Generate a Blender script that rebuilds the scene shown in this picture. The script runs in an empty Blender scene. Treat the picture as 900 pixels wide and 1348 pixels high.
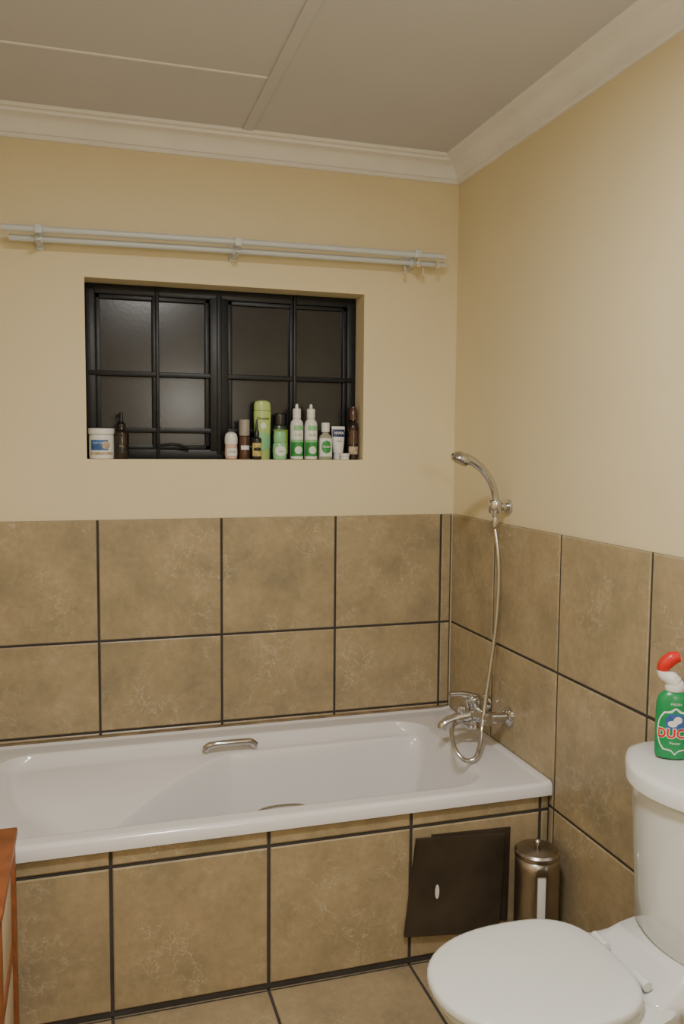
import bpy, bmesh, math, random
import numpy as np
from mathutils import Matrix, Vector
random.seed(4)
T=0.43
scene=bpy.context.scene
COL=scene.collection

# ---------------------------------------------------------------- materials
def newmat(name):
    m=bpy.data.materials.new(name); m.use_nodes=True
    nt=m.node_tree; b=nt.nodes['Principled BSDF']
    return m,nt,b
def simple(name,col,rough=.5,metal=0.,bump=0.,bscale=60.,var=.0,vscale=8.,spec=None,trans=0.,coat=0.,aniso=None):
    m,nt,b=newmat(name)
    b.inputs['Roughness'].default_value=rough
    b.inputs['Metallic'].default_value=metal
    if spec is not None: b.inputs['Specular IOR Level'].default_value=spec
    if trans: b.inputs['Transmission Weight'].default_value=trans
    if coat: b.inputs['Coat Weight'].default_value=coat
    tc=nt.nodes.new('ShaderNodeTexCoord')
    n=nt.nodes.new('ShaderNodeTexNoise'); n.inputs['Scale'].default_value=vscale; n.inputs['Detail'].default_value=4
    nt.links.new(tc.outputs['Object'],n.inputs['Vector'])
    r=nt.nodes.new('ShaderNodeValToRGB')
    c=np.array(col)
    r.color_ramp.elements[0].position=.3; r.color_ramp.elements[1].position=.7
    r.color_ramp.elements[0].color=(*(c*(1-var)),1); r.color_ramp.elements[1].color=(*np.minimum(c*(1+var),1),1)
    nt.links.new(n.outputs['Fac'],r.inputs['Fac']); nt.links.new(r.outputs['Color'],b.inputs['Base Color'])
    if bump:
        n2=nt.nodes.new('ShaderNodeTexNoise'); n2.inputs['Scale'].default_value=bscale; n2.inputs['Detail'].default_value=5
        nt.links.new(tc.outputs['Object'],n2.inputs['Vector'])
        bp=nt.nodes.new('ShaderNodeBump'); bp.inputs['Strength'].default_value=bump; bp.inputs['Distance'].default_value=.004
        nt.links.new(n2.outputs['Fac'],bp.inputs['Height']); nt.links.new(bp.outputs['Normal'],b.inputs['Normal'])
    return m

def tilemat(name,base,dark,light,vein,rough=.32):
    m,nt,b=newmat(name); L=nt.links
    tc=nt.nodes.new('ShaderNodeTexCoord')
    at=nt.nodes.new('ShaderNodeAttribute'); at.attribute_name='tint'
    mul=nt.nodes.new('ShaderNodeVectorMath'); mul.operation='SCALE'; mul.inputs['Scale'].default_value=17.
    L.new(at.outputs['Color'],mul.inputs[0])
    add=nt.nodes.new('ShaderNodeVectorMath'); add.operation='ADD'
    L.new(tc.outputs['Object'],add.inputs[0]); L.new(mul.outputs[0],add.inputs[1])
    def noise(s,d=5,ro=.6):
        n=nt.nodes.new('ShaderNodeTexNoise'); n.inputs['Scale'].default_value=s; n.inputs['Detail'].default_value=d; n.inputs['Roughness'].default_value=ro
        L.new(add.outputs[0],n.inputs['Vector']); return n
    n1=noise(7); r1=nt.nodes.new('ShaderNodeValToRGB'); e=r1.color_ramp.elements
    e[0].position=.3; e[0].color=(*dark,1); e[1].position=.72; e[1].color=(*light,1)
    k=e.new(.5); k.color=(*base,1)
    L.new(n1.outputs['Fac'],r1.inputs['Fac'])
    n2=noise(45,6,.7); r2=nt.nodes.new('ShaderNodeValToRGB'); e=r2.color_ramp.elements
    e[0].position=.3; e[0].color=(.76,.79,.78,1); e[1].position=.65; e[1].color=(1.05,1.03,1,1)
    L.new(n2.outputs['Fac'],r2.inputs['Fac'])
    mx=nt.nodes.new('ShaderNodeMixRGB'); mx.blend_type='MULTIPLY'; mx.inputs[0].default_value=.7
    L.new(r1.outputs[0],mx.inputs[1]); L.new(r2.outputs[0],mx.inputs[2])
    # veins
    nd=noise(11,5,.65)
    sc=nt.nodes.new('ShaderNodeVectorMath'); sc.operation='SCALE'; sc.inputs['Scale'].default_value=.20
    L.new(nd.outputs['Color'],sc.inputs[0])
    ad2=nt.nodes.new('ShaderNodeVectorMath'); ad2.operation='ADD'; L.new(add.outputs[0],ad2.inputs[0]); L.new(sc.outputs[0],ad2.inputs[1])
    vo=nt.nodes.new('ShaderNodeTexVoronoi'); vo.feature='DISTANCE_TO_EDGE'; vo.inputs['Scale'].default_value=15
    L.new(ad2.outputs[0],vo.inputs['Vector'])
    rv=nt.nodes.new('ShaderNodeValToRGB'); e=rv.color_ramp.elements
    e[0].position=.0; e[0].color=(1,1,1,1); e[1].position=.030; e[1].color=(0,0,0,1)
    L.new(vo.outputs['Distance'],rv.inputs['Fac'])
    nm=noise(5.0,5,.65); rm=nt.nodes.new('ShaderNodeValToRGB'); e=rm.color_ramp.elements
    e[0].position=.46; e[0].color=(0,0,0,1); e[1].position=.62; e[1].color=(1,1,1,1)
    L.new(nm.outputs['Fac'],rm.inputs['Fac'])
    mm=nt.nodes.new('ShaderNodeMath'); mm.operation='MULTIPLY'; L.new(rv.outputs[0],mm.inputs[0]); L.new(rm.outputs[0],mm.inputs[1])
    m2=nt.nodes.new('ShaderNodeMath'); m2.operation='MULTIPLY'; m2.inputs[1].default_value=.52; L.new(mm.outputs[0],m2.inputs[0])
    mv=nt.nodes.new('ShaderNodeMixRGB'); mv.inputs[2].default_value=(*vein,1)
    L.new(m2.outputs[0],mv.inputs[0]); L.new(mx.outputs[0],mv.inputs[1])
    L.new(mv.outputs[0],b.inputs['Base Color'])
    b.inputs['Roughness'].default_value=rough
    bp=nt.nodes.new('ShaderNodeBump'); bp.inputs['Strength'].default_value=.25; bp.inputs['Distance'].default_value=.002
    n3=noise(14,5,.6); L.new(n3.outputs['Fac'],bp.inputs['Height']); L.new(bp.outputs['Normal'],b.inputs['Normal'])
    return m

M={}
M['wall']=simple('cream_paint',(.74,.64,.42),.55,bump=.12,bscale=40,var=.03,vscale=2.2)
M['ceil']=simple('ceiling_paint',(.59,.59,.63),.75,var=.02,vscale=3)
M['cornice']=simple('cornice_paint',(.83,.82,.82),.55,var=.03,vscale=5)
M['tile']=tilemat('beige_tile',(.39,.305,.185),(.295,.245,.155),(.46,.36,.225),(.74,.67,.52))
M['ftile']=tilemat('floor_tile',(.36,.28,.17),(.29,.23,.14),(.42,.325,.20),(.58,.48,.33),.4)
M['grout']=simple('dark_grout',(.048,.043,.040),.9,var=.2,bump=.3)
M['black']=simple('black_steel_paint',(.008,.010,.014),.38,var=.3,vscale=30,bump=.15,spec=.35)
M['glass']=simple('frosted_night_glass',(.018,.018,.020),.21,bump=.03,bscale=90,var=.2,vscale=10,spec=.38)
M['tub']=simple('white_enamel',(.75,.74,.755),.16,var=.01,coat=.3)
M['por']=simple('white_porcelain',(.70,.715,.71),.12,var=.01,coat=.3)
M['plw']=simple('white_plastic',(.76,.76,.74),.3,var=.02)
M['seat']=simple('white_seat_plastic',(.72,.745,.74),.22,var=.01)
M['chrome']=simple('chrome',(.60,.60,.61),.12,1.,var=.05)
M['steel']=simple('brushed_steel',(.38,.34,.30),.28,1.,var=.15,vscale=14)
M['dkpanel']=simple('dark_brown_board',(.050,.038,.026),.35,var=.3,vscale=9,bump=.2)
M['rail']=simple('white_rail_enamel',(.58,.62,.64),.35,var=.03)
M['wood']=simple('red_wood',(.24,.075,.025),.4,var=.3,vscale=18)
M['cream']=simple('cream_board',(.6,.5,.36),.5,var=.08)
M['seal']=simple('sealant',(.20,.14,.08),.6,var=.4,vscale=14)
M['red']=simple('red_plastic',(.62,.02,.015),.3,var=.03)
M['green']=simple('green_plastic',(.01,.25,.08),.28,var=.04)
M['lime']=simple('lime_plastic',(.45,.6,.2),.3,var=.05)
M['lime2']=simple('pale_green_plastic',(.25,.58,.28),.3,var=.05)
M['dkgreen']=simple('dark_green_plastic',(.012,.04,.015),.3,var=.1)
M['olive']=simple('olive_label',(.25,.38,.06),.4,var=.3,vscale=40)
M['brown']=simple('dark_amber_plastic',(.022,.012,.010),.15,var=.1)
M['brown2']=simple('brown_product',(.09,.04,.028),.2,var=.1)
M['blackpl']=simple('black_plastic',(.01,.01,.011),.3,var=.1)
M['pink']=simple('peach_plastic',(.68,.45,.36),.35,var=.04)
M['blue']=simple('blue_label',(.04,.12,.34),.4,var=.4,vscale=30)
M['navy']=simple('navy_print',(.01,.02,.12),.4)
M['yellow']=simple('yellow_label',(.50,.42,.14),.4,var=.3,vscale=60)
M['clearcap']=simple('clear_plastic',(.5,.47,.42),.2,trans=.4)
M['clearliq']=simple('clear_soap_plastic',(.5,.52,.42),.2,trans=.35)
M['label']=simple('white_label',(.74,.75,.73),.45,var=.03)
M['lgreen']=simple('green_print',(.03,.28,.06),.4,var=.3,vscale=60)
M['tan']=simple('tan_print',(.45,.36,.25),.5,var=.4,vscale=50)

# ---------------------------------------------------------------- helpers
def mkobj(name,me,mat=None,parent=None,smooth=None,label=None):
    o=bpy.data.objects.new(name,me); COL.objects.link(o)
    if mat:
        for mm in (mat if isinstance(mat,(list,tuple)) else [mat]): me.materials.append(M[mm])
    if smooth is not None:
        me.shade_smooth()
        try: me.set_sharp_from_angle(angle=math.radians(smooth))
        except Exception: pass
    if parent: o.parent=parent
    if label: o['label']=label
    return o
def from_bm(bm):
    bmesh.ops.recalc_face_normals(bm,faces=bm.faces)
    me=bpy.data.meshes.new('m'); bm.to_mesh(me); bm.free(); return me
def structure(o,label=None):
    o['kind']='structure'
    if label:o['label']=label
    return o
def thing(name,loc,label,cat,group=None):
    e=bpy.data.objects.new(name,None); COL.objects.link(e); e.location=loc; e.empty_display_size=.05
    e['label']=label; e['category']=cat
    if group: e['group']=group
    return e
def bbox(bm,x0,x1,y0,y1,z0,z1,bev=0.,seg=2,mi=0):
    vs=[bm.verts.new((x,y,z)) for x in (x0,x1) for y in (y0,y1) for z in (z0,z1)]
    idx=[(0,1,3,2),(4,6,7,5),(0,4,5,1),(2,3,7,6),(0,2,6,4),(1,5,7,3)]
    fs=[bm.faces.new([vs[i] for i in f]) for f in idx]
    for f in fs:f.material_index=mi
    if bev:
        es=list({e for f in fs for e in f.edges})
        bmesh.ops.bevel(bm,geom=es,offset=bev,segments=seg,profile=.5,affect='EDGES')
def box(name,b,mat,parent=None,bev=0.,seg=2,label=None):
    bm=bmesh.new(); bbox(bm,*b,bev=bev,seg=seg)
    return mkobj(name,from_bm(bm),mat,parent,smooth=35 if bev else None,label=label)
def lathe(name,prof,mat,parent=None,sx=1.,sy=1.,seg=40,loc=(0,0,0),rot=None,smooth=35,label=None,closed=True):
    bm=bmesh.new(); rings=[]
    for r,z in prof:
        rings.append([bm.verts.new((r*sx*math.cos(a),r*sy*math.sin(a),z)) for a in [2*math.pi*i/seg for i in range(seg)]])
    for a,b in zip(rings,rings[1:]):
        for i in range(seg):
            j=(i+1)%seg; bm.faces.new((a[i],a[j],b[j],b[i]))
    if closed:
        bm.faces.new(rings[0][::-1]); bm.faces.new(rings[-1])
    o=mkobj(name,from_bm(bm),mat,parent,smooth,label)
    o.location=loc
    if rot is not None: o.rotation_euler=rot
    return o
def rounded(r,z0,z1,b=.003,bt=None):
    bt=b if bt is None else bt
    p=[]
    for i in range(5):
        a=math.pi/2*i/4; p.append((r-b+b*math.sin(a),z0+b-b*math.cos(a)))
    for i in range(5):
        a=math.pi/2*i/4; p.append((r-bt+bt*math.cos(a),z1-bt+bt*math.sin(a)))
    return p
def tube(name,pts,rad,mat,parent=None,res=12,cyc=False,seg=16,label=None,bumps=None,flat=1.):
    """swept tube through catmull-rom points; rad float or list"""
    P=[Vector(p) for p in pts]; n=len(P)
    R=rad if isinstance(rad,(list,tuple)) else [rad]*n
    path=[];rr=[]
    for i in range(n-1):
        p0=P[max(i-1,0)];p1=P[i];p2=P[i+1];p3=P[min(i+2,n-1)]
        for k in range(res):
            t=k/res
            path.append(.5*((2*p1)+(p2-p0)*t+(2*p0-5*p1+4*p2-p3)*t*t+(3*p1-p0-3*p2+p3)*t**3)); rr.append(R[i]*(1-t)+R[i+1]*t)
    path.append(P[-1]); rr.append(R[-1])
    if bumps: rr=[r*(1+bumps*(k%2)) for k,r in enumerate(rr)]
    bm=bmesh.new(); rings=[]
    tprev=(path[1]-path[0]).normalized()
    nrm=tprev.orthogonal().normalized()
    for k,p in enumerate(path):
        t=(path[min(k+1,len(path)-1)]-path[max(k-1,0)]).normalized()
        nrm=(nrm-t*nrm.dot(t)).normalized(); bn=t.cross(nrm)
        rings.append([bm.verts.new(p+rr[k]*(nrm*math.cos(a)*flat+bn*math.sin(a))) for a in [2*math.pi*i/seg for i in range(seg)]])
    for a,b in zip(rings,rings[1:]):
        for i in range(seg):
            j=(i+1)%seg; bm.faces.new((a[i],a[j],b[j],b[i]))
    bm.faces.new(rings[0][::-1]); bm.faces.new(rings[-1])
    return mkobj(name,from_bm(bm),mat,parent,40,label)
def loft(name,rings,mat,parent=None,cap0=True,cap1=True,smooth=40,label=None):
    bm=bmesh.new(); R=[[bm.verts.new(p) for p in r] for r in rings]; n=len(R[0])
    for a,b in zip(R,R[1:]):
        for i in range(n):
            j=(i+1)%n; bm.faces.new((a[i],a[j],b[j],b[i]))
    if cap0: bm.faces.new(R[0][::-1])
    if cap1: bm.faces.new(R[-1])
    return mkobj(name,from_bm(bm),mat,parent,smooth,label)
def arclabel(name,R,z0,z1,a0,a1,mat,parent,sx=1.,sy=1.,n=20,shape=None):
    """curved label patch facing -y (angles in degrees, 0 = -y)"""
    bm=bmesh.new(); rows=[]
    m=10 if shape else 1
    for k in range(m+1):
        z=z0+(z1-z0)*k/m
        w=1.
        if shape=='oval': w=math.sqrt(max(0.,1-(2*k/m-1)**2))*1.0+1e-3
        rows.append([bm.verts.new((R*sx*math.sin(math.radians(((a0+a1)/2+(a1-a0)/2*w*(2*i/n-1)))),-R*sy*math.cos(math.radians(((a0+a1)/2+(a1-a0)/2*w*(2*i/n-1)))),z)) for i in range(n+1)])
    for a,b in zip(rows,rows[1:]):
        for i in range(n): bm.faces.new((a[i],a[i+1],b[i+1],b[i]))
    return mkobj(name,from_bm(bm),mat,parent,60)
def text(name,body,size,mat,parent,R=None,z=0.,ang=0.,y=-.01,x=0.,sx=1.,sy=1.,bold=0.):
    c=bpy.data.curves.new('t','FONT'); c.body=body; c.size=size; c.align_x='CENTER'; c.align_y='CENTER'; c.offset=bold; c.resolution_u=3
    o=bpy.data.objects.new('t',c); COL.objects.link(o)
    dg=bpy.context.evaluated_depsgraph_get(); dg.update()
    me=bpy.data.meshes.new_from_object(o.evaluated_get(dg)); bpy.data.objects.remove(o)
    bm=bmesh.new(); bm.from_mesh(me)
    for v in bm.verts:
        X,Z=v.co.x,v.co.y
        if R:
            a=X/R+math.radians(ang); v.co=(R*sx*math.sin(a),-R*sy*math.cos(a),z+Z)
        else: v.co=(x+X,y,z+Z)
    bm.to_mesh(me); bm.free(); me.materials.clear()
    return mkobj(name,me,mat,parent)

# ---------------------------------------------------------------- room shell
XL,YF,ZC=-1.95,-3.6,2.625
WT=.008    # painted face sits behind the tile face
def multibox(name,boxes,mat,bev=0.):
    bm=bmesh.new()
    for b in boxes: bbox(bm,*b,bev=bev)
    return mkobj(name,from_bm(bm),mat)
WX0,WX1,WZ0,WZ1=-1.366,-.368,1.497,2.112
structure(multibox('wall_back',[(XL-.1,WX0,WT,.2,0,ZC),(WX1,.15,WT,.2,0,ZC),(WX0,WX1,WT,.2,0,WZ0),(WX0,WX1,WT,.2,WZ1,ZC)],'wall'),'cream painted plaster wall with deep window recess')
structure(multibox('wall_right',[(WT,.15,YF-.1,WT,0,ZC)],'wall'),'cream painted plaster wall')
structure(multibox('wall_left',[(XL-.1,XL,YF-.1,WT,0,ZC)],'wall'),'cream painted plaster wall')
structure(multibox('wall_front',[(XL,WT,YF-.1,YF,0,ZC)],'wall'),'cream painted plaster wall')
structure(multibox('ceiling',[(XL-.1,.15,YF-.1,.2,ZC,ZC+.05)],'ceil'),'painted board ceiling')

def tiles(name,origin,U,V,N,cells,gap=.0085,thick=.010,bev=.0035,extent=None,mat='tile',gd=.006):
    U,V,N,O=map(Vector,(U,V,N,origin))
    bm=bmesh.new(); lay=bm.loops.layers.float_color.new('tint')
    def P(u,v,n): return bm.verts.new(O+U*u+V*v+N*n)
    g=gap/2
    for (u0,u1,v0,v1) in cells:
        tint=(random.random(),random.random(),random.random(),1)
        a=[P(u,v,-thick) for u,v in ((u0+g,v0+g),(u1-g,v0+g),(u1-g,v1-g),(u0+g,v1-g))]
        b=[P(u,v,-bev*.6) for u,v in ((u0+g,v0+g),(u1-g,v0+g),(u1-g,v1-g),(u0+g,v1-g))]
        h=g+bev
        c=[P(u,v,0) for u,v in ((u0+h,v0+h),(u1-h,v0+h),(u1-h,v1-h),(u0+h,v1-h))]
        fs=[]
        for q,w in ((a,b),(b,c)):
            for i in range(4):
                j=(i+1)%4; fs.append(bm.faces.new((q[i],q[j],w[j],w[i])))
        fs.append(bm.faces.new(c))
        for f in fs:
            f.material_index=0
            for l in f.loops: l[lay]=tint
    u0,u1,v0,v1=extent
    a=[P(u,v,-gd+.002) for u,v in ((u0,v0),(u1,v0),(u1,v1),(u0,v1))]
    b=[P(u,v,-thick-.0) for u,v in ((u0,v0),(u1,v0),(u1,v1),(u0,v1))]
    f=bm.faces.new(a); f.material_index=1
    for i in range(4):
        j=(i+1)%4; f=bm.faces.new((a[i],a[j],b[j],b[i])); f.material_index=1
    return mkobj(name,from_bm(bm),[mat,'grout'])
s=.045; a_=.36
# back wall tiles : u = -x
us=[0,s]+[s+T*i for i in range(1,6)]; us=[u for u in us if u<-XL]+[-XL]
rows=[(3*T,2*T),(2*T,.535),(.535,.497),(.497,.0)]
cells=[(-u1,-u0,v1,v0) for u0,u1 in zip(us,us[1:]) for v0,v1 in rows]
structure(tiles('trim_1',(0,0,0),(1,0,0),(0,0,1),(0,-1,0),cells,extent=(XL,0,0,3*T-.004)),'square mottled beige wall tiles with dark grout')
# right wall tiles: u along -y
ys=[.0,a_]+[a_+T*i for i in range(1,8)]; ys=[v for v in ys if v<3.6]+[3.6]
cells=[(u0,u1,v1,v0) for u0,u1 in zip(ys,ys[1:]) for v0,v1 in ((3*T,2*T),(2*T,T),(T,0))]
structure(tiles('trim_2',(0,0,0),(0,-1,0),(0,0,1),(-1,0,0),cells,extent=(0,3.6,0,3*T-.004)),'square mottled beige wall tiles with dark grout')
# floor
fx=[0,.034]+[.034+T*i for i in range(1,6)]; fx=[u for u in fx if u<-XL]+[-XL]
fy=[0,.773]+[.773+T*i for i in range(1,8)]; fy=[v for v in fy if v<3.6]+[3.6]
cells=[(-u1,-u0,-v1,-v0) for u0,u1 in zip(fx,fx[1:]) for v0,v1 in zip(fy,fy[1:])]
o=tiles('floor',(0,0,0),(1,0,0),(0,1,0),(0,0,1),cells,extent=(XL,0,-3.6,0),mat='ftile')
structure(o,'beige ceramic floor tiles with dark grout')
# bath apron
AY=-.773
ax=[.002,.034]+[.034+T*i for i in range(1,6)]; ax=[u for u in ax if u<-XL]+[-XL]
cells=[(-u1,-u0,v0,v1) for u0,u1 in zip(ax,ax[1:]) for v0,v1 in ((.014,.423),(.423,.474))]
ap=tiles('wall_apron',(0,AY,0),(1,0,0),(0,0,1),(0,-1,0),cells,extent=(XL,-.002,0,.472),gap=.010)
bm=bmesh.new(); bm.from_mesh(ap.data); bbox(bm,XL,-.002,AY+.0095,AY+.028,0,.472,mi=1); bm.to_mesh(ap.data); bm.free()
structure(ap,'tiled front panel of the bath')
# cornice swept round the room
prof=[(0,ZC-.082),(.010,ZC-.082),(.014,ZC-.078),(.014,ZC-.070),(.022,ZC-.068)]
for i in range(1,9):
    t=math.pi/2*i/8; prof.append((.022+.048*(1-math.cos(t)),ZC-.068+.046*math.sin(t)))
prof+=[(.074,ZC-.020),(.076,ZC-.012),(.090,ZC-.010),(.094,ZC-.004),(.094,ZC)]
bm=bmesh.new(); R=[]
for d,z in prof:
    x0,x1,y0,y1=XL+d,WT-d,YF+d,WT-d
    R.append([bm.verts.new(p) for p in ((x0,y0,z),(x1,y0,z),(x1,y1,z),(x0,y1,z))])
for a,b in zip(R,R[1:]):
    for i in range(4):
        j=(i+1)%4; bm.faces.new((a[i],a[j],b[j],b[i]))
structure(mkobj('trim_3',from_bm(bm),'cornice',None,25),'white moulded cove cornice')
# ceiling board joint strips
bm=bmesh.new(); bbox(bm,-.842,-.806,YF+.09,-.08,ZC-.005,ZC+.001,bev=.0015,seg=1)
structure(mkobj('trim_4',from_bm(bm),'ceil'),'painted ceiling joint strip')
bm=bmesh.new(); bbox(bm,XL+.09,-.843,-.508,-.498,ZC-.003,ZC+.001,bev=.001,seg=1)
structure(mkobj('trim_5',from_bm(bm),'cornice'),'painted ceiling joint strip')

# ---------------------------------------------------------------- window
FY=.105
bm=bmesh.new()
e=.001
bbox(bm,WX0+e,WX0+.035,FY,FY+.035,WZ0+e,WZ1-e,bev=.003)
bbox(bm,WX1-.035,WX1-e,FY,FY+.035,WZ0+e,WZ1-e,bev=.003)
bbox(bm,WX0+.034,WX1-.034,FY,FY+.035,WZ1-.035,WZ1-e,bev=.003)
bbox(bm,WX0+.034,WX1-.034,FY,FY+.035,WZ0+e,WZ0+.035,bev=.003)
bbox(bm,-.93,-.862,FY-.006,FY+.035,WZ0+.03,WZ1-.03,bev=.004)
bbox(bm,-.905,-.887,FY-.014,FY,WZ0+.02,WZ1-.02,bev=.003)
for x in (-1.125,-.618): bbox(bm,x-.011,x+.011,FY+.002,FY+.03,WZ0+.03,WZ1-.03,bev=.003)
for z in (1.80,1.60): bbox(bm,WX0+.01,WX1-.01,FY-.004,FY+.012,z-.009,z+.009,bev=.003)
for x in (-1.118,-.611): bbox(bm,x-.006,x+.006,FY-.012,FY-.003,WZ0+.004,WZ1-.004,bev=.002)
for x0,x1 in ((WX0+.035,-.93),(-.862,WX1-.035)):
    for (p,q,r,t) in ((x0,x0+.016,WZ0+.035,WZ1-.035),(x1-.016,x1,WZ0+.035,WZ1-.035),(x0,x1,WZ0+.035,WZ0+.05),(x0,x1,WZ1-.05,WZ1-.035)):
        bbox(bm,p,q,FY+.006,FY+.03,r,t,bev=.002)
win=structure(mkobj('window_1',from_bm(bm),'black',None,35),'black steel casement window with burglar bars and frosted panes')
bm=bmesh.new()
bbox(bm,WX0+.03,-.895,FY+.020,FY+.026,WZ0+.03,WZ1-.03); bbox(bm,-.895,WX1-.03,FY+.020,FY+.026,WZ0+.03,WZ1-.03)
g=mkobj('glass_pane',from_bm(bm),'glass',win,label='dark frosted glass')
tube('window_handle',[(-1.12,FY-.02,1.545),(-1.06,FY-.03,1.55),(-1.01,FY-.02,1.535)],.005,'black',win)
structure(multibox('night_dark_sheet',[(WX0-.05,WX1+.05,.2,.22,WZ0-.05,WZ1+.05)],'black'),'added black sheet standing in for night darkness behind the window')  # added black sheet, not a wall: stands in for the dark outside

# ---------------------------------------------------------------- curtain rail
cr=thing('curtain_rail',(-.85,0,2.24),'white double metal curtain rail fixed above the window','curtain rail')
def A(o,e): o.parent=e; o.matrix_parent_inverse=Matrix.Translation(-Vector(e.location)); return o
A(tube('rail',[(-1.615,-.105,2.230),(-.85,-.105,2.241),(-.095,-.105,2.245)],.0105,'rail'),cr)
A(tube('rail',[(-1.595,-.06,2.210),(-.85,-.06,2.220),(-.078,-.06,2.226)],.0105,'rail'),cr)
for x in (-1.505,-.862,-.205):
    bm=bmesh.new()
    zc=2.231+(x+.85)*.012
    bbox(bm,x-.013,x+.013,-.002,.0075,zc-.035,zc+.03,bev=.002)
    bbox(bm,x-.007,x+.007,-.115,.0,zc-.028,zc-.020,bev=.002)
    for yy,dz in ((-.105,.006),(-.06,-.014)):
        bbox(bm,x-.013,x+.013,yy-.015,yy+.015,zc-.013+dz,zc+.018+dz,bev=.006)
    A(mkobj('rail_bracket',from_bm(bm),'rail',None,35),cr)
for i,x in enumerate((-.235,-.20,-.165,-.125)):
    yy=-.105 if i%2 else -.06
    bm=bmesh.new(); zc=2.236 if i%2 else 2.216
    bbox(bm,x-.004,x+.004,yy-.006,yy+.006,zc-.030,zc-.005,bev=.002)
    bbox(bm,x-.007,x+.007,yy-.005,yy+.005,zc-.036,zc-.026,bev=.002)
    A(mkobj('curtain_glider',from_bm(bm),'cream',None,35),cr)

# ---------------------------------------------------------------- bathtub
BX0,BX1,BY0,BY1,BZ=-1.77,-.003,-.787,-.003,.513
bath=thing('bathtub',(-.86,-.4,.0),'built-in white enamel bathtub with chrome grab handles','bathtub')
def sm(t): t=np.clip(t,0,1); return t*t*(3-2*t)
def wall(t): t=np.clip(t,0,1); return .55*(1-(1-t)**3)*np.clip(t/.12,0,1)+.45*sm(t)
def smin(a,b,k=.18):
    h=np.clip(.5+.5*(b-a)/k,0,1); return b*(1-h)+a*h-k*h*(1-h)
nx,ny=420,200
X,Y=np.meshgrid(np.linspace(BX0,BX1,nx),np.linspace(BY0,BY1,ny),indexing='ij')
xl,xr,yf,yb,D=-1.665,-.175,-.732,-.098,.36
gL=sm((X-xl)/.58)*.80+.20*wall((X-xl)/.09); gR=wall((xr-X)/.12); gF=wall((Y-yf)/.11); gB=wall((yb-Y)/.12)
rc=.13
cx=np.clip(X,xl+rc,xr-rc); cy=np.clip(Y,yf+rc,yb-rc)
dd=rc-np.hypot(X-cx,Y-cy)
gC=wall(dd/.12)
deep=D*np.clip(smin(smin(gL,gR,.12),smin(gF,gB,.12),.12),0,1)
deep=np.minimum(deep,D*gC)
# sloping backrest and arm-rest ledge along the wall side
gB2=sm((yb-Y)/.85)*.90+.10*wall((yb-Y)/.05)
shallow=np.minimum(D*np.clip(smin(gL,gB2,.10),0,1),deep)
yc=-.158-np.clip((-.90-X)/.38,0,3)**1.2*.24
S=sm((yc-Y)/.075)**.8
dep=shallow+(deep-shallow)*S
Z=BZ-dep
ed=np.minimum(np.minimum(Y-BY0,X-BX0),1)
Z=Z-.010*(1-np.clip(ed/.014,0,1))**2
Z=Z+.006*sm((Y+.03)/.02)+.004*sm((X+.035)/.02)
bm=bmesh.new()
V=[[bm.verts.new((X[i,j],Y[i,j],Z[i,j])) for j in range(ny)] for i in range(nx)]
for i in range(nx-1):
    for j in range(ny-1): bm.faces.new((V[i][j],V[i+1][j],V[i+1][j+1],V[i][j+1]))
loop=[V[i][0] for i in range(nx)]+[V[nx-1][j] for j in range(1,ny)]+[V[i][ny-1] for i in range(nx-2,-1,-1)]+[V[0][j] for j in range(ny-2,0,-1)]
low=[bm.verts.new((v.co.x,v.co.y,.474)) for v in loop]
inn=[bm.verts.new((min(max(v.co.x,BX0+.01),BX1-.001),min(max(v.co.y,BY0+.012),BY1-.001),.473)) for v in loop]
n=len(loop)
for i in range(n):
    j=(i+1)%n
    bm.faces.new((loop[i],low[i],low[j],loop[j])); bm.faces.new((low[i],inn[i],inn[j],low[j]))
me=from_bm(bm)
A(mkobj('tub_shell',me,'tub',None,60),bath)
def grab(y,z,sgn,xa=-.985,xb=-.815):
    A(tube('grab_handle',[(xa-.003,y,z-.004),(xa+.014,y-.006*sgn,z+.010),(xa+.05,y-.010*sgn,z+.015),(xb-.05,y-.010*sgn,z+.015),(xb-.014,y-.006*sgn,z+.010),(xb+.003,y,z-.004)],[.013,.012,.011,.011,.012,.013],'chrome',seg=16,label='chrome grab handle'),bath)
grab(-.150,.496,1); grab(-.700,.477,-1,-.915,-.765)
A(lathe('drain',[(0.001,0),(.022,0),(.024,.002),(.026,.003),(.03,.0005)],'chrome',loc=(-.42,-.42,BZ-D+.001),closed=False),bath)
bm=bmesh.new()
bbox(bm,BX0,-.006,-.012,-.0005,BZ+.0045,BZ+.012,bev=.002)
structure(mkobj('trim_6',from_bm(bm),'seal'),'stained sealant bead along the bath edge')
structure(multibox('wall_ledge',[(XL,BX0-.002,AY+.03,-.001,.0,.50)],'grout'),'tiled ledge beside the bath')

# access board
bp=thing('access_board',(-.315,AY,.0),'dark brown board covering the access hole of the bath panel','board')
bm=bmesh.new()
c=[(-.487,.095),(-.175,.060),(-.160,.372),(-.452,.392)]
f=[bm.verts.new((x,AY-.016,z)) for x,z in c]; k=[bm.verts.new((x,AY-.004,z)) for x,z in c]
bm.faces.new(f); bm.faces.new(k[::-1])
for i in range(4): bm.faces.new((f[i],f[(i+1)%4],k[(i+1)%4],k[i]))
bmesh.ops.bevel(bm,geom=list(bm.edges),offset=.0015,segments=2,affect='EDGES')
A(mkobj('board',from_bm(bm),'dkpanel',None,30),bp)
bm=bmesh.new()
c=[(-.43,.12),(-.142,.085),(-.138,.385),(-.40,.394)]
f=[bm.verts.new((x,AY-.0035,z)) for x,z in c]; k=[bm.verts.new((x,AY+.0003,z)) for x,z in c]
bm.faces.new(f); bm.faces.new(k[::-1])
for i in range(4): bm.faces.new((f[i],f[(i+1)%4],k[(i+1)%4],k[i]))
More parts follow.
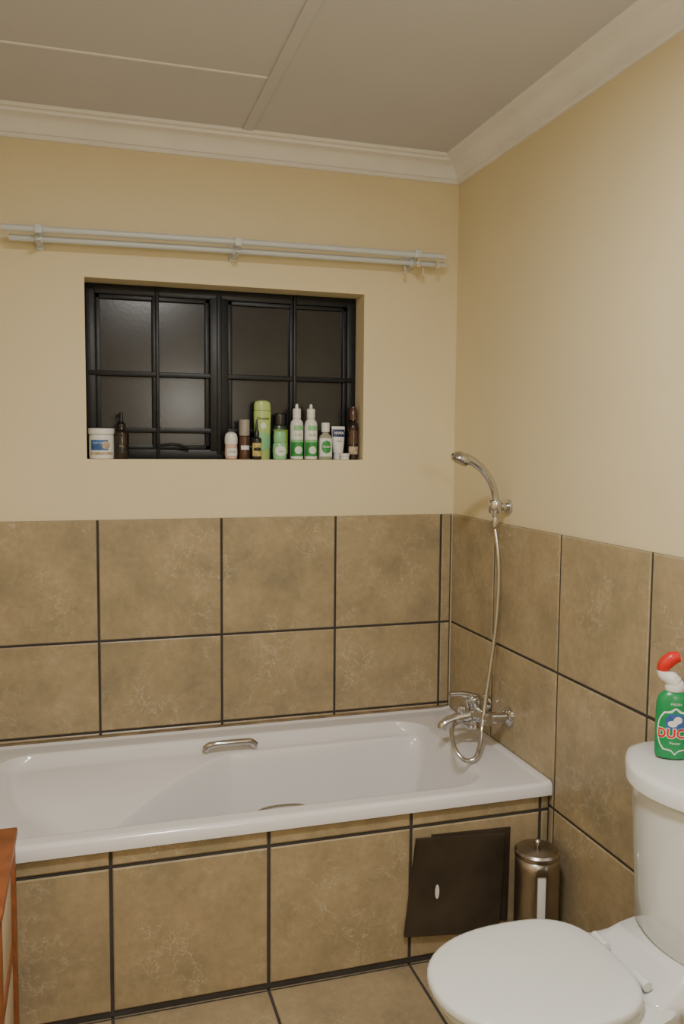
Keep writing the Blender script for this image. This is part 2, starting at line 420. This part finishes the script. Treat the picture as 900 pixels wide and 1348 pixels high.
A(mkobj('backing_board',from_bm(bm),'dkpanel'),bp)
mk=lathe('paint_mark',[(.0001,0),(.022,0),(.022,.0006),(.0001,.0006)],'plw',sx=.3,sy=1.,closed=False,loc=(-.385,AY-.0161,.222),rot=(math.pi/2,0,0)); A(mk,bp)

# ---------------------------------------------------------------- mixer tap
tp=thing('bath_mixer_tap',(0,-.415,.64),'chrome wall-mounted bath mixer tap with lever and ribbed hose','tap')
zt=.632
for y in (-.332,-.498):
    A(lathe('wall_flange',[(.001,0),(.034,0),(.033,.006),(.024,.013),(.015,.016),(.0145,.05),(.021,.051),(.021,.07),(.001,.07)],'chrome',loc=(-.001,y,zt),rot=(0,-math.pi/2,0),closed=False),tp)
A(tube('tap_body',[(-.075,-.514,zt),(-.080,-.47,zt-.002),(-.088,-.415,zt-.004),(-.080,-.36,zt-.002),(-.075,-.316,zt)],[.021,.024,.031,.024,.021],'chrome',seg=24),tp)
A(tube('spout',[(-.095,-.415,zt-.008),(-.13,-.415,zt-.016),(-.17,-.415,zt-.022),(-.205,-.415,zt-.034),(-.213,-.415,zt-.050)],[.024,.021,.018,.016,.016],'chrome',seg=20),tp)
A(lathe('cartridge_cap',rounded(.027,0,.045,.006),'chrome',loc=(-.087,-.415,zt+.012),rot=(0,-.25,0)),tp)
A(tube('lever',[(-.095,-.415,zt+.052),(-.12,-.415,zt+.062),(-.16,-.415,zt+.068),(-.185,-.415,zt+.068)],[.015,.011,.009,.010],'chrome'),tp)
A(lathe('diverter_knob',rounded(.013,0,.03,.003),'chrome',loc=(-.14,-.415,zt-.006)),tp)
A(lathe('hose_union',rounded(.013,0,.03,.002),'chrome',loc=(-.10,-.435,zt-.052)),tp)
A(tube('hose',[(-.045,-.45,1.272),(-.038,-.465,1.18),(-.036,-.47,1.083),(-.044,-.472,.95),(-.060,-.474,.822),(-.080,-.48,.70),(-.102,-.50,.61),(-.135,-.545,.548),(-.168,-.575,.528),(-.203,-.575,.530),(-.222,-.54,.560),(-.207,-.485,.605),(-.165,-.45,.612),(-.12,-.437,.585),(-.10,-.435,.590)],.0072,'chrome',seg=12,res=26,bumps=.10,label='ribbed chrome hose'),tp)
# ---------------------------------------------------------------- hand shower
sh=thing('hand_shower',(-.045,-.45,1.33),'chrome hand shower resting in a wall bracket','shower')
yy=-.45
A(tube('handset_handle',[(-.045,yy,1.312),(-.045,yy,1.345),(-.047,yy,1.385),(-.062,yy,1.43),(-.095,yy,1.473),(-.135,yy,1.502),(-.165,yy,1.513)],[.010,.012,.012,.0125,.013,.015,.017],'chrome',seg=20),sh)
hd=lathe('shower_head',[(.001,.022),(.018,.021),(.030,.013),(.036,.004),(.036,-.004),(.031,-.009),(.001,-.010)],'chrome',loc=(-.178,yy,1.508),rot=(0,math.radians(28),0),closed=False); A(hd,sh)
hf=lathe('spray_plate',[(.001,-.0125),(.026,-.0125),(.028,-.010),(.001,-.0095)],'steel',loc=(-.178,yy,1.508),rot=(0,math.radians(28),0),closed=False); A(hf,sh)
A(lathe('hose_nut',rounded(.011,0,.035,.002),'chrome',loc=(-.045,yy,1.278)),sh)
bk=thing('shower_holder',(0,-.45,1.34),'chrome wall bracket holding the hand shower','shower holder')
A(lathe('wall_plate',rounded(.024,0,.010,.002),'chrome',loc=(-.0 +WT-.001,yy,1.348),rot=(0,-math.pi/2,0)),bk)
A(lathe('bracket_arm',rounded(.013,0,.026,.002),'chrome',loc=(-.002,yy,1.348),rot=(0,-math.pi/2,0)),bk)
A(lathe('bracket_cup',[(.0145,-.022),(.019,-.022),(.022,-.018),(.024,.018),(.022,.022),(.0165,.022)],'chrome',loc=(-.046,yy,1.348),closed=False),bk)

# ---------------------------------------------------------------- canister
cn=thing('toilet_roll_canister',(-.105,-.882,0),'stainless steel lidded canister with a slot showing white rolls','canister')
r=.065; bm=bmesh.new(); seg=48; slot=math.radians(11); adir=math.radians(-107)
def full(rad,z): return [bm.verts.new((rad*math.cos(adir+slot+(2*math.pi-2*slot)*i/seg),rad*math.sin(adir+slot+(2*math.pi-2*slot)*i/seg),z)) for i in range(seg+1)]
rg=[full(r,z) for z in (0,.03,.305,.345)]
for q,(a,b) in enumerate(zip(rg,rg[1:])):
    for i in range(seg): bm.faces.new((a[i],a[i+1],b[i+1],b[i]))
    if q!=1: bm.faces.new((a[seg],a[0],b[0],b[seg]))
body=mkobj('canister_body',from_bm(bm),'steel',cn,40)
md=body.modifiers.new('s','SOLIDIFY'); md.thickness=.002; md.offset=-1
lathe('canister_lid',[(.001,.345),(r+.002,.345),(r+.002,.356),(r-.004,.362),(.02,.368),(.001,.369)],'steel',cn,closed=False,seg=48)
lathe('lid_knob',[(.001,.366),(.006,.366),(.006,.374),(.011,.378),(.012,.386),(.008,.391),(.001,.392)],'steel',cn,closed=False)
lathe('toilet_roll',rounded(.0615,.004,.33,.006),'plw',cn,label='white paper rolls')

# ---------------------------------------------------------------- toilet
TY=-1.475
to=thing('toilet',(-.35,TY,0),'white porcelain close-coupled toilet with closed lid','toilet')
def egg(xf,xb,hw,z,n=48,p=2.2,pb=3.0):
    """front at -x ; outline"""
    xm=xb-(xb-xf)*.42; o=[]
    for i in range(n):
        a=2*math.pi*i/n; c,s_=math.cos(a),math.sin(a)
        if c<0:
            x=xm-(xm-xf)*abs(c)**(2/p); y=hw*math.copysign(abs(s_)**(2/p),s_)
        else:
            x=xm+(xb-xm)*abs(c)**(2/pb); y=hw*math.copysign(abs(s_)**(2/pb),s_)
        o.append((x,TY+y,z))
    return o
rings=[egg(-.46,-.10,.112,0,pb=4),egg(-.455,-.10,.108,.02,pb=4),egg(-.44,-.12,.098,.07,pb=4),egg(-.45,-.12,.10,.14,pb=4),egg(-.50,-.12,.118,.20,pb=4),egg(-.575,-.13,.148,.26,pb=4),egg(-.635,-.15,.168,.32,pb=4),egg(-.668,-.16,.176,.36,pb=4),egg(-.672,-.17,.177,.372,pb=4),egg(-.664,-.18,.170,.377,pb=4)]
A(loft('bowl',rings,'por'),to)
def rr(x0,x1,hw0,hw1,z,n=6):
    pts=[]
    rad=.03
    for (cx_,cy_,a0) in ((x0+rad,-hw0+rad,180),(x1-.005,-hw1+.005,270),(x1-.005,hw1-.005,0),(x0+rad,hw0-rad,90)):
        r_=rad if cx_<x0+rad+.001 else .005
        for i in range(n+1):
            a=math.radians(a0+90*i/n); pts.append((cx_+r_*math.cos(a),TY+cy_+r_*math.sin(a),z))
    return pts
A(loft('cistern_shelf',[rr(-.20,-.005,.09,.10,.24),rr(-.24,-.005,.12,.14,.31),rr(-.258,-.005,.145,.165,.360),rr(-.258,-.005,.145,.168,.376),rr(-.245,-.006,.138,.162,.385),rr(-.205,-.008,.128,.155,.395),rr(-.175,-.008,.120,.150,.412)],'por',smooth=60),to)
def seatplate(z0,z1,xf,xb,hw,dome,name,mat):
    R=[egg(xf+.006,xb-.004,hw-.006,z0,pb=3),egg(xf,xb,hw,z0+.004,pb=3),egg(xf,xb,hw,z1-.006,pb=3),egg(xf+.004,xb-.003,hw-.004,z1-.001,pb=3),egg(xf+.012,xb-.01,hw-.012,z1+.001,pb=3)]
    for k in (.8,.6,.4,.2):
        xm=(xf+xb)/2
        R.append(egg(xm+(xf-xm+.01)*k,xm+(xb-xm-.01)*k,(hw-.01)*k,z1+dome*(1-k*k)+.001,pb=3))
    return A(loft(name,R,mat,smooth=50),to)
seatplate(.378,.396,-.682,-.250,.184,0,'seat','seat')
seatplate(.398,.418,-.692,-.252,.188,.006,'lid','seat')
for dy in (-.075,.075):
    A(lathe('hinge',rounded(.012,0,.05,.003),'seat',loc=(-.240,TY+dy-.025,.402),rot=(-math.pi/2,0,0)),to)
def dsh(dc,dp,hw,z,rad=.03,n=30):
    pts=[]
    for i in range(n+1):
        t=-1+2*i/n
        tt=math.copysign(abs(t)**.8,t)
        b=abs(tt)
        x=-(dc+(dp-dc)*(1-b**2.0))
        if b>.9: x*= 1-.35*((b-.9)/.1)**2
        pts.append((x,TY+tt*hw,z))
    pts+=[(-.004,TY+hw,z),(-.004,TY-hw,z)]
    return pts
A(loft('cistern',[dsh(.09,.13,.125,.400),dsh(.10,.145,.150,.425),dsh(.085,.155,.165,.50),dsh(.08,.165,.180,.62),dsh(.08,.172,.188,.74),dsh(.08,.174,.190,.770)],'por'),to)
A(loft('cistern_lid',[dsh(.082,.182,.196,.771),dsh(.086,.192,.205,.779),dsh(.086,.192,.205,.808),dsh(.082,.186,.201,.816),dsh(.07,.17,.19,.820),dsh(.02,.06,.06,.8225)],'por',smooth=50),to)
A(lathe('flush_button',[(.001,.0),(.024,.0),(.024,.006),(.018,.008),(.001,.008)],'chrome',loc=(-.09,TY-.06,.8205),closed=False),to)

# ---------------------------------------------------------------- toilet cleaner
tcx=thing('toilet_cleaner_bottle',(-.057,-1.395,.8235),'green toilet cleaner bottle with bent neck and red cap','cleaner bottle')
tcx.rotation_euler=(0,0,math.radians(-26))
lathe('bottle_body',[(.030,0),(.037,.003),(.039,.012),(.039,.10),(.038,.130),(.034,.147),(.026,.156),(.020,.160)],'green',tcx,sx=1.05,sy=.60,seg=48)
lathe('bottle_neck',[(.0205,.159),(.022,.161),(.0225,.172),(.020,.180),(.017,.184)],'plw',tcx,sx=1.,sy=.8)
tube('spout_neck',[(0,0,.178),(-.010,0,.188),(-.024,0,.197),(-.029,0,.210)],[.018,.018,.015,.013],'plw',tcx)
o=tube('red_cap',[(-.029,0,.205),(-.023,0,.222),(-.008,0,.236),(.008,0,.240)],[.013,.0165,.0165,.012],'red',tcx,label='red cap')
R0=.0393
arclabel('front_label',R0,.012,.124,-66,66,'label',tcx,1.05,.60,shape='oval')
arclabel('label_print',R0+.0003,.016,.120,-60,60,'green',tcx,1.05,.60,shape='oval')
arclabel('emblem',R0+.0006,.068,.112,-34,34,'blue',tcx,1.05,.60,shape='oval')
arclabel('emblem',R0+.0009,.086,.104,-6,20,'label',tcx,1.05,.60,shape='oval')
arclabel('emblem',R0+.0009,.078,.094,-24,6,'label',tcx,1.05,.60,shape='oval')
text('label_text','DUCK',.0300,'label',tcx,R=R0+.0009,z=.062,sx=1.05,sy=.60,bold=.0026)
text('label_text','DUCK',.0300,'red',tcx,R=R0+.0013,z=.062,sx=1.05,sy=.60,bold=.0008)
text('label_text','FRESH',.009,'label',tcx,R=.0395,z=.132,sx=1.03,sy=.60)
text('label_text','Power',.009,'label',tcx,R=.0399,z=.040,sx=1.05,sy=.60)

# ---------------------------------------------------------------- toiletries on the sill
SZ=WZ0+.0005
G='toiletries on the window sill'
def T_(name,x,y,label,cat): return thing(name,(x,y,SZ),label,cat,G)
j=T_('cosmetic_jar',-1.3165,.051,'white tub of body cream with blue label','jar')
lathe('jar_body',rounded(.042,0,.084,.004),'plw',j); lathe('jar_lid',rounded(.0445,.0845,.106,.003),'plw',j)
arclabel('jar_label',.0425,.012,.075,-80,80,'label',j); arclabel('label_print',.0428,.030,.066,-55,30,'blue',j); arclabel('label_print',.0428,.014,.024,-60,60,'tan',j)
arclabel('emblem',.0431,.034,.062,0,40,'tan',j,shape='oval')
text('label_text','BODY CREAM',.0075,'label',j,R=.0432,z=.055,ang=-10)
j=T_('pump_bottle',-1.249,.05,'dark brown pump bottle with black nozzle','pump bottle')
lathe('bottle_body',rounded(.026,0,.10,.003,.012)+[(.012,.104),(.012,.112)],'brown',j)
lathe('pump_head',[(.001,.112),(.015,.112),(.015,.122),(.007,.13),(.0065,.15),(.005,.165),(.001,.166)],'blackpl',j,closed=False)
tube('nozzle',[(0,0,.152),(-.01,-.008,.152),(-.016,-.014,.147)],.0035,'blackpl',j)
arclabel('front_label',.0265,.02,.052,-40,45,'blackpl',j); text('label_text','OIL',.010,'tan',j,R=.027,z=.045)
j=T_('roll_on_deodorant',-.862,.045,'white and peach roll-on deodorant','deodorant')
lathe('bottle_body',[(.017,0),(.021,.003),(.0235,.02),(.022,.045),(.0215,.053)],'pink',j); lathe('cap',[(.0225,.0535),(.0235,.06),(.0235,.078),(.020,.092),(.010,.099),(.001,.100)],'plw',j)
arclabel('front_label',.0241,.012,.040,-50,50,'label',j); text('label_text','Dove',.011,'navy',j,R=.0245,z=.028)
j=T_('lotion_bottle',-.8125,.05,'brown foam bottle with clear cap','lotion bottle')
lathe('bottle_body',rounded(.0205,0,.085,.003,.006),'brown2',j); lathe('cap',rounded(.0195,.0855,.145,.002,.004),'clearcap',j); lathe('inner_pump',[(.009,.0855),(.009,.11),(.005,.115),(.005,.135)],'plw',j)
arclabel('front_label',.021,.015,.07,-55,55,'brown2',j); arclabel('label_print',.0213,.035,.05,-45,45,'label',j)
j=T_('dropper_bottle',-.7725,.019,'small black bottle with yellow label and pointed cap','bottle')
lathe('bottle_body',rounded(.0175,0,.08,.002,.009)+[(.007,.084)],'blackpl',j); lathe('cap',[(.009,.084),(.009,.10),(.006,.105),(.003,.140),(.001,.147)],'blackpl',j)
arclabel('front_label',.018,.012,.06,-70,70,'yellow',j); arclabel('label_print',.0183,.03,.044,-50,50,'blackpl',j,shape='oval')
j=T_('shampoo_bottle',-.742,.068,'tall lime green conditioner bottle','shampoo bottle')
lathe('bottle_body',[(.026,0),(.029,.004),(.029,.05),(.031,.11),(.0325,.165),(.032,.178)],'lime',j,sy=.6); lathe('cap',[(.0315,.179),(.0315,.20),(.027,.212),(.015,.217),(.001,.218)],'lime',j,sy=.6)
arclabel('front_label',.0325,.03,.10,-60,60,'lime2',j,1,.6,shape='oval')
text('label_text','Organics',.014,'dkgreen',j,R=.0335,z=.150,sy=.62,bold=.0003); arclabel('emblem',.0332,.112,.135,-20,20,'plw',j,1,.62,shape='oval')
j=T_('shampoo_bottle',-.673,.071,'dark green shampoo bottle with black cap','shampoo bottle')
lathe('bottle_body',[(.026,0),(.029,.004),(.03,.07),(.028,.115),(.024,.125)],'dkgreen',j,sy=.6); lathe('cap',rounded(.022,.1255,.171,.003,.006),'blackpl',j,sy=.75)
arclabel('front_label',.0305,.02,.11,-60,60,'olive',j,1,.6)
j=T_('roll_on_deodorant',-.686,.022,'pale green round-capped deodorant','deodorant')
lathe('bottle_body',[(.020,0),(.024,.003),(.026,.03),(.025,.055),(.021,.062)],'lime2',j,sy=.8); lathe('cap',[(.021,.0625),(.023,.066),(.023,.09),(.018,.103),(.001,.108)],'lime2',j,sy=.85)
arclabel('front_label',.0263,.012,.05,-50,50,'label',j,1,.8,shape='oval'); text('label_text','aloe',.010,'lgreen',j,R=.027,z=.03,sy=.82)
for k,x in enumerate((-.615,-.5605)):
    j=T_('spray_bottle',x,.05,'white and green spray bottle with clear cap','spray bottle')
    lathe('bottle_body',[(.020,0),(.0245,.003),(.0245,.125),(.022,.140),(.014,.150),(.013,.152)],'plw',j)
    lathe('cap',rounded(.0155,.1525,.190,.002,.006),'plw',j); lathe('nozzle',[(.006,.190),(.006,.20),(.003,.206)],'plw',j)
    arclabel('label_print',.0249,.012,.064,-75,75,'lgreen',j); arclabel('label_print',.0249,.064,.074,-75,75,'lime2',j); arclabel('label_print',.0249,.108,.126,-40,75,'lime2',j)
    arclabel('emblem',.0252,.020,.05,-30,40,'label',j,shape='oval')
    text('label_text','spray',.013,'lgreen',j,R=.0252,z=.092)
j=T_('antiseptic_bottle',-.505,.045,'clear liquid soap bottle with white cap and green label','soap bottle')
lathe('bottle_body',[(.023,0),(.0265,.004),(.0265,.07),(.022,.088),(.013,.097),(.012,.102)],'clearliq',j,sy=.7); lathe('cap',rounded(.0155,.1025,.138,.002,.003),'plw',j)
arclabel('front_label',.027,.012,.080,-62,62,'label',j,1,.7); arclabel('label_print',.0273,.022,.072,-42,42,'lgreen',j,1,.7,shape='oval')
text('label_text','Dettol',.012,'label',j,R=.028,z=.048,sy=.72,bold=.0003)
j=T_('cream_tube',-.450,.062,'white cream tube standing on its cap','tube')
R=[]
for z,w,d in ((.022,.017,.017),(.026,.020,.018),(.06,.0235,.014),(.10,.0255,.007),(.122,.026,.0015),(.125,.026,.0012)):
    R.append([(w*math.cos(2*math.pi*i/32),d*math.sin(2*math.pi*i/32),z) for i in range(32)])
loft('tube_body',R,'plw',j); lathe('cap',rounded(.018,0,.0215,.002),'plw',j)
bm=bmesh.new()
rows_=[]
for z in (.086,.092,.098,.104,.110,.114):
    d=np.interp(z,[.06,.10,.122],[.014,.007,.0015]); w=np.interp(z,[.06,.10,.122],[.0235,.0255,.026])
    rows_.append([bm.verts.new((w*.93*t,-(d*math.sqrt(1-(.93*t)**2)+.0006),z)) for t in np.linspace(-1,1,9)])
for a,b in zip(rows_,rows_[1:]):
    for i in range(8): bm.faces.new((a[i],a[i+1],b[i+1],b[i]))
mkobj('label_print',from_bm(bm),'navy',j)
t_=text('label_text','NIVEA',.0135,'label',j,y=-.0112,z=.100,bold=.0004)
t2=text('label_text','cream',.009,'navy',j,y=-.0162,z=.07)
j=T_('cream_pot',-.4365,.020,'small white screw-top pot','pot')
lathe('pot_body',rounded(.0165,0,.012,.002),'plw',j); lathe('cap',rounded(.0185,.0125,.024,.002),'plw',j)
j=T_('oil_bottle',-.3935,.055,'tall dark amber bottle with brown cap','bottle')
lathe('bottle_body',[(.019,0),(.0215,.003),(.0215,.12),(.018,.138),(.010,.146),(.010,.15)],'brown',j); lathe('cap',[(.0165,.1505),(.0165,.185),(.013,.192),(.012,.20)],'brown2',j)
arclabel('front_label',.0219,.06,.11,-60,40,'brown2',j); arclabel('label_print',.0222,.02,.05,-60,40,'tan',j)

# ---------------------------------------------------------------- wooden cabinet
wr=thing('wooden_cabinet',(-1.72,-1.06,0),'small reddish wood cabinet with cream side panels','cabinet')
x0,x1,y0,y1,zt_=-1.90,-1.552,-1.25,-.86,.60
for x in (x0,x1-.03):
    for y in (y0,y1-.035): A(box('leg',(x,x+.03,y,y+.035,0.001,zt_-.02),'wood',bev=.003),wr)
A(box('cabinet_top',(x0-.005,x1+.005,y0-.01,y1+.01,zt_-.019,zt_),'wood',bev=.004),wr)
for z in (.06,.30,.545):
    A(box('side_rail',(x1-.024,x1-.006,y0+.036,y1-.036,z,z+.03),'wood',bev=.002),wr)
for z0,z1 in ((.091,.299),(.331,.544)):
    A(box('side_panel',(x1-.02,x1-.010,y0+.036,y1-.036,z0,z1),'cream',bev=.001),wr)
A(box('back_panel',(x0+.031,x1-.031,y1-.02,y1-.012,.06,.575),'cream'),wr)

# ---------------------------------------------------------------- camera
p=np.array([-1.3736,-3.0218,1.5504,0.2963,-0.0787,0.0080,1109.06])
yaw,pitch,roll=p[3:6]
fw=np.array([math.sin(yaw)*math.cos(pitch),math.cos(yaw)*math.cos(pitch),math.sin(pitch)])
r0=np.array([math.cos(yaw),-math.sin(yaw),0.]); u0=np.cross(r0,fw)
rv=r0*math.cos(roll)+u0*math.sin(roll); uv=-r0*math.sin(roll)+u0*math.cos(roll)
cam=bpy.data.cameras.new('camera'); co=bpy.data.objects.new('camera',cam); COL.objects.link(co)
co.matrix_world=Matrix(((rv[0],uv[0],-fw[0],p[0]),(rv[1],uv[1],-fw[1],p[1]),(rv[2],uv[2],-fw[2],p[2]),(0,0,0,1)))
cam.sensor_fit='VERTICAL'; cam.sensor_height=24; cam.lens=p[6]/1348*24; cam.clip_start=.02
scene.camera=co

# ---------------------------------------------------------------- lights
def light(name,typ,loc,energy,col,**k):
    l=bpy.data.lights.new(name,typ); l.energy=energy; l.color=col
    for a,b in k.items(): setattr(l,a,b)
    o=bpy.data.objects.new(name,l); COL.objects.link(o); o.location=loc; return o
light('ceiling_lamp','AREA',(-1.0,-2.0,2.56),36,(1,.975,.935),shape='DISK',size=.30)
light('wall_lamp','POINT',(-.62,-3.35,1.87),18,(1,.98,.95),shadow_soft_size=.11)
w=bpy.data.worlds.new('night'); scene.world=w; w.use_nodes=True
w.node_tree.nodes['Background'].inputs[0].default_value=(.01,.012,.02,1); w.node_tree.nodes['Background'].inputs[1].default_value=.3
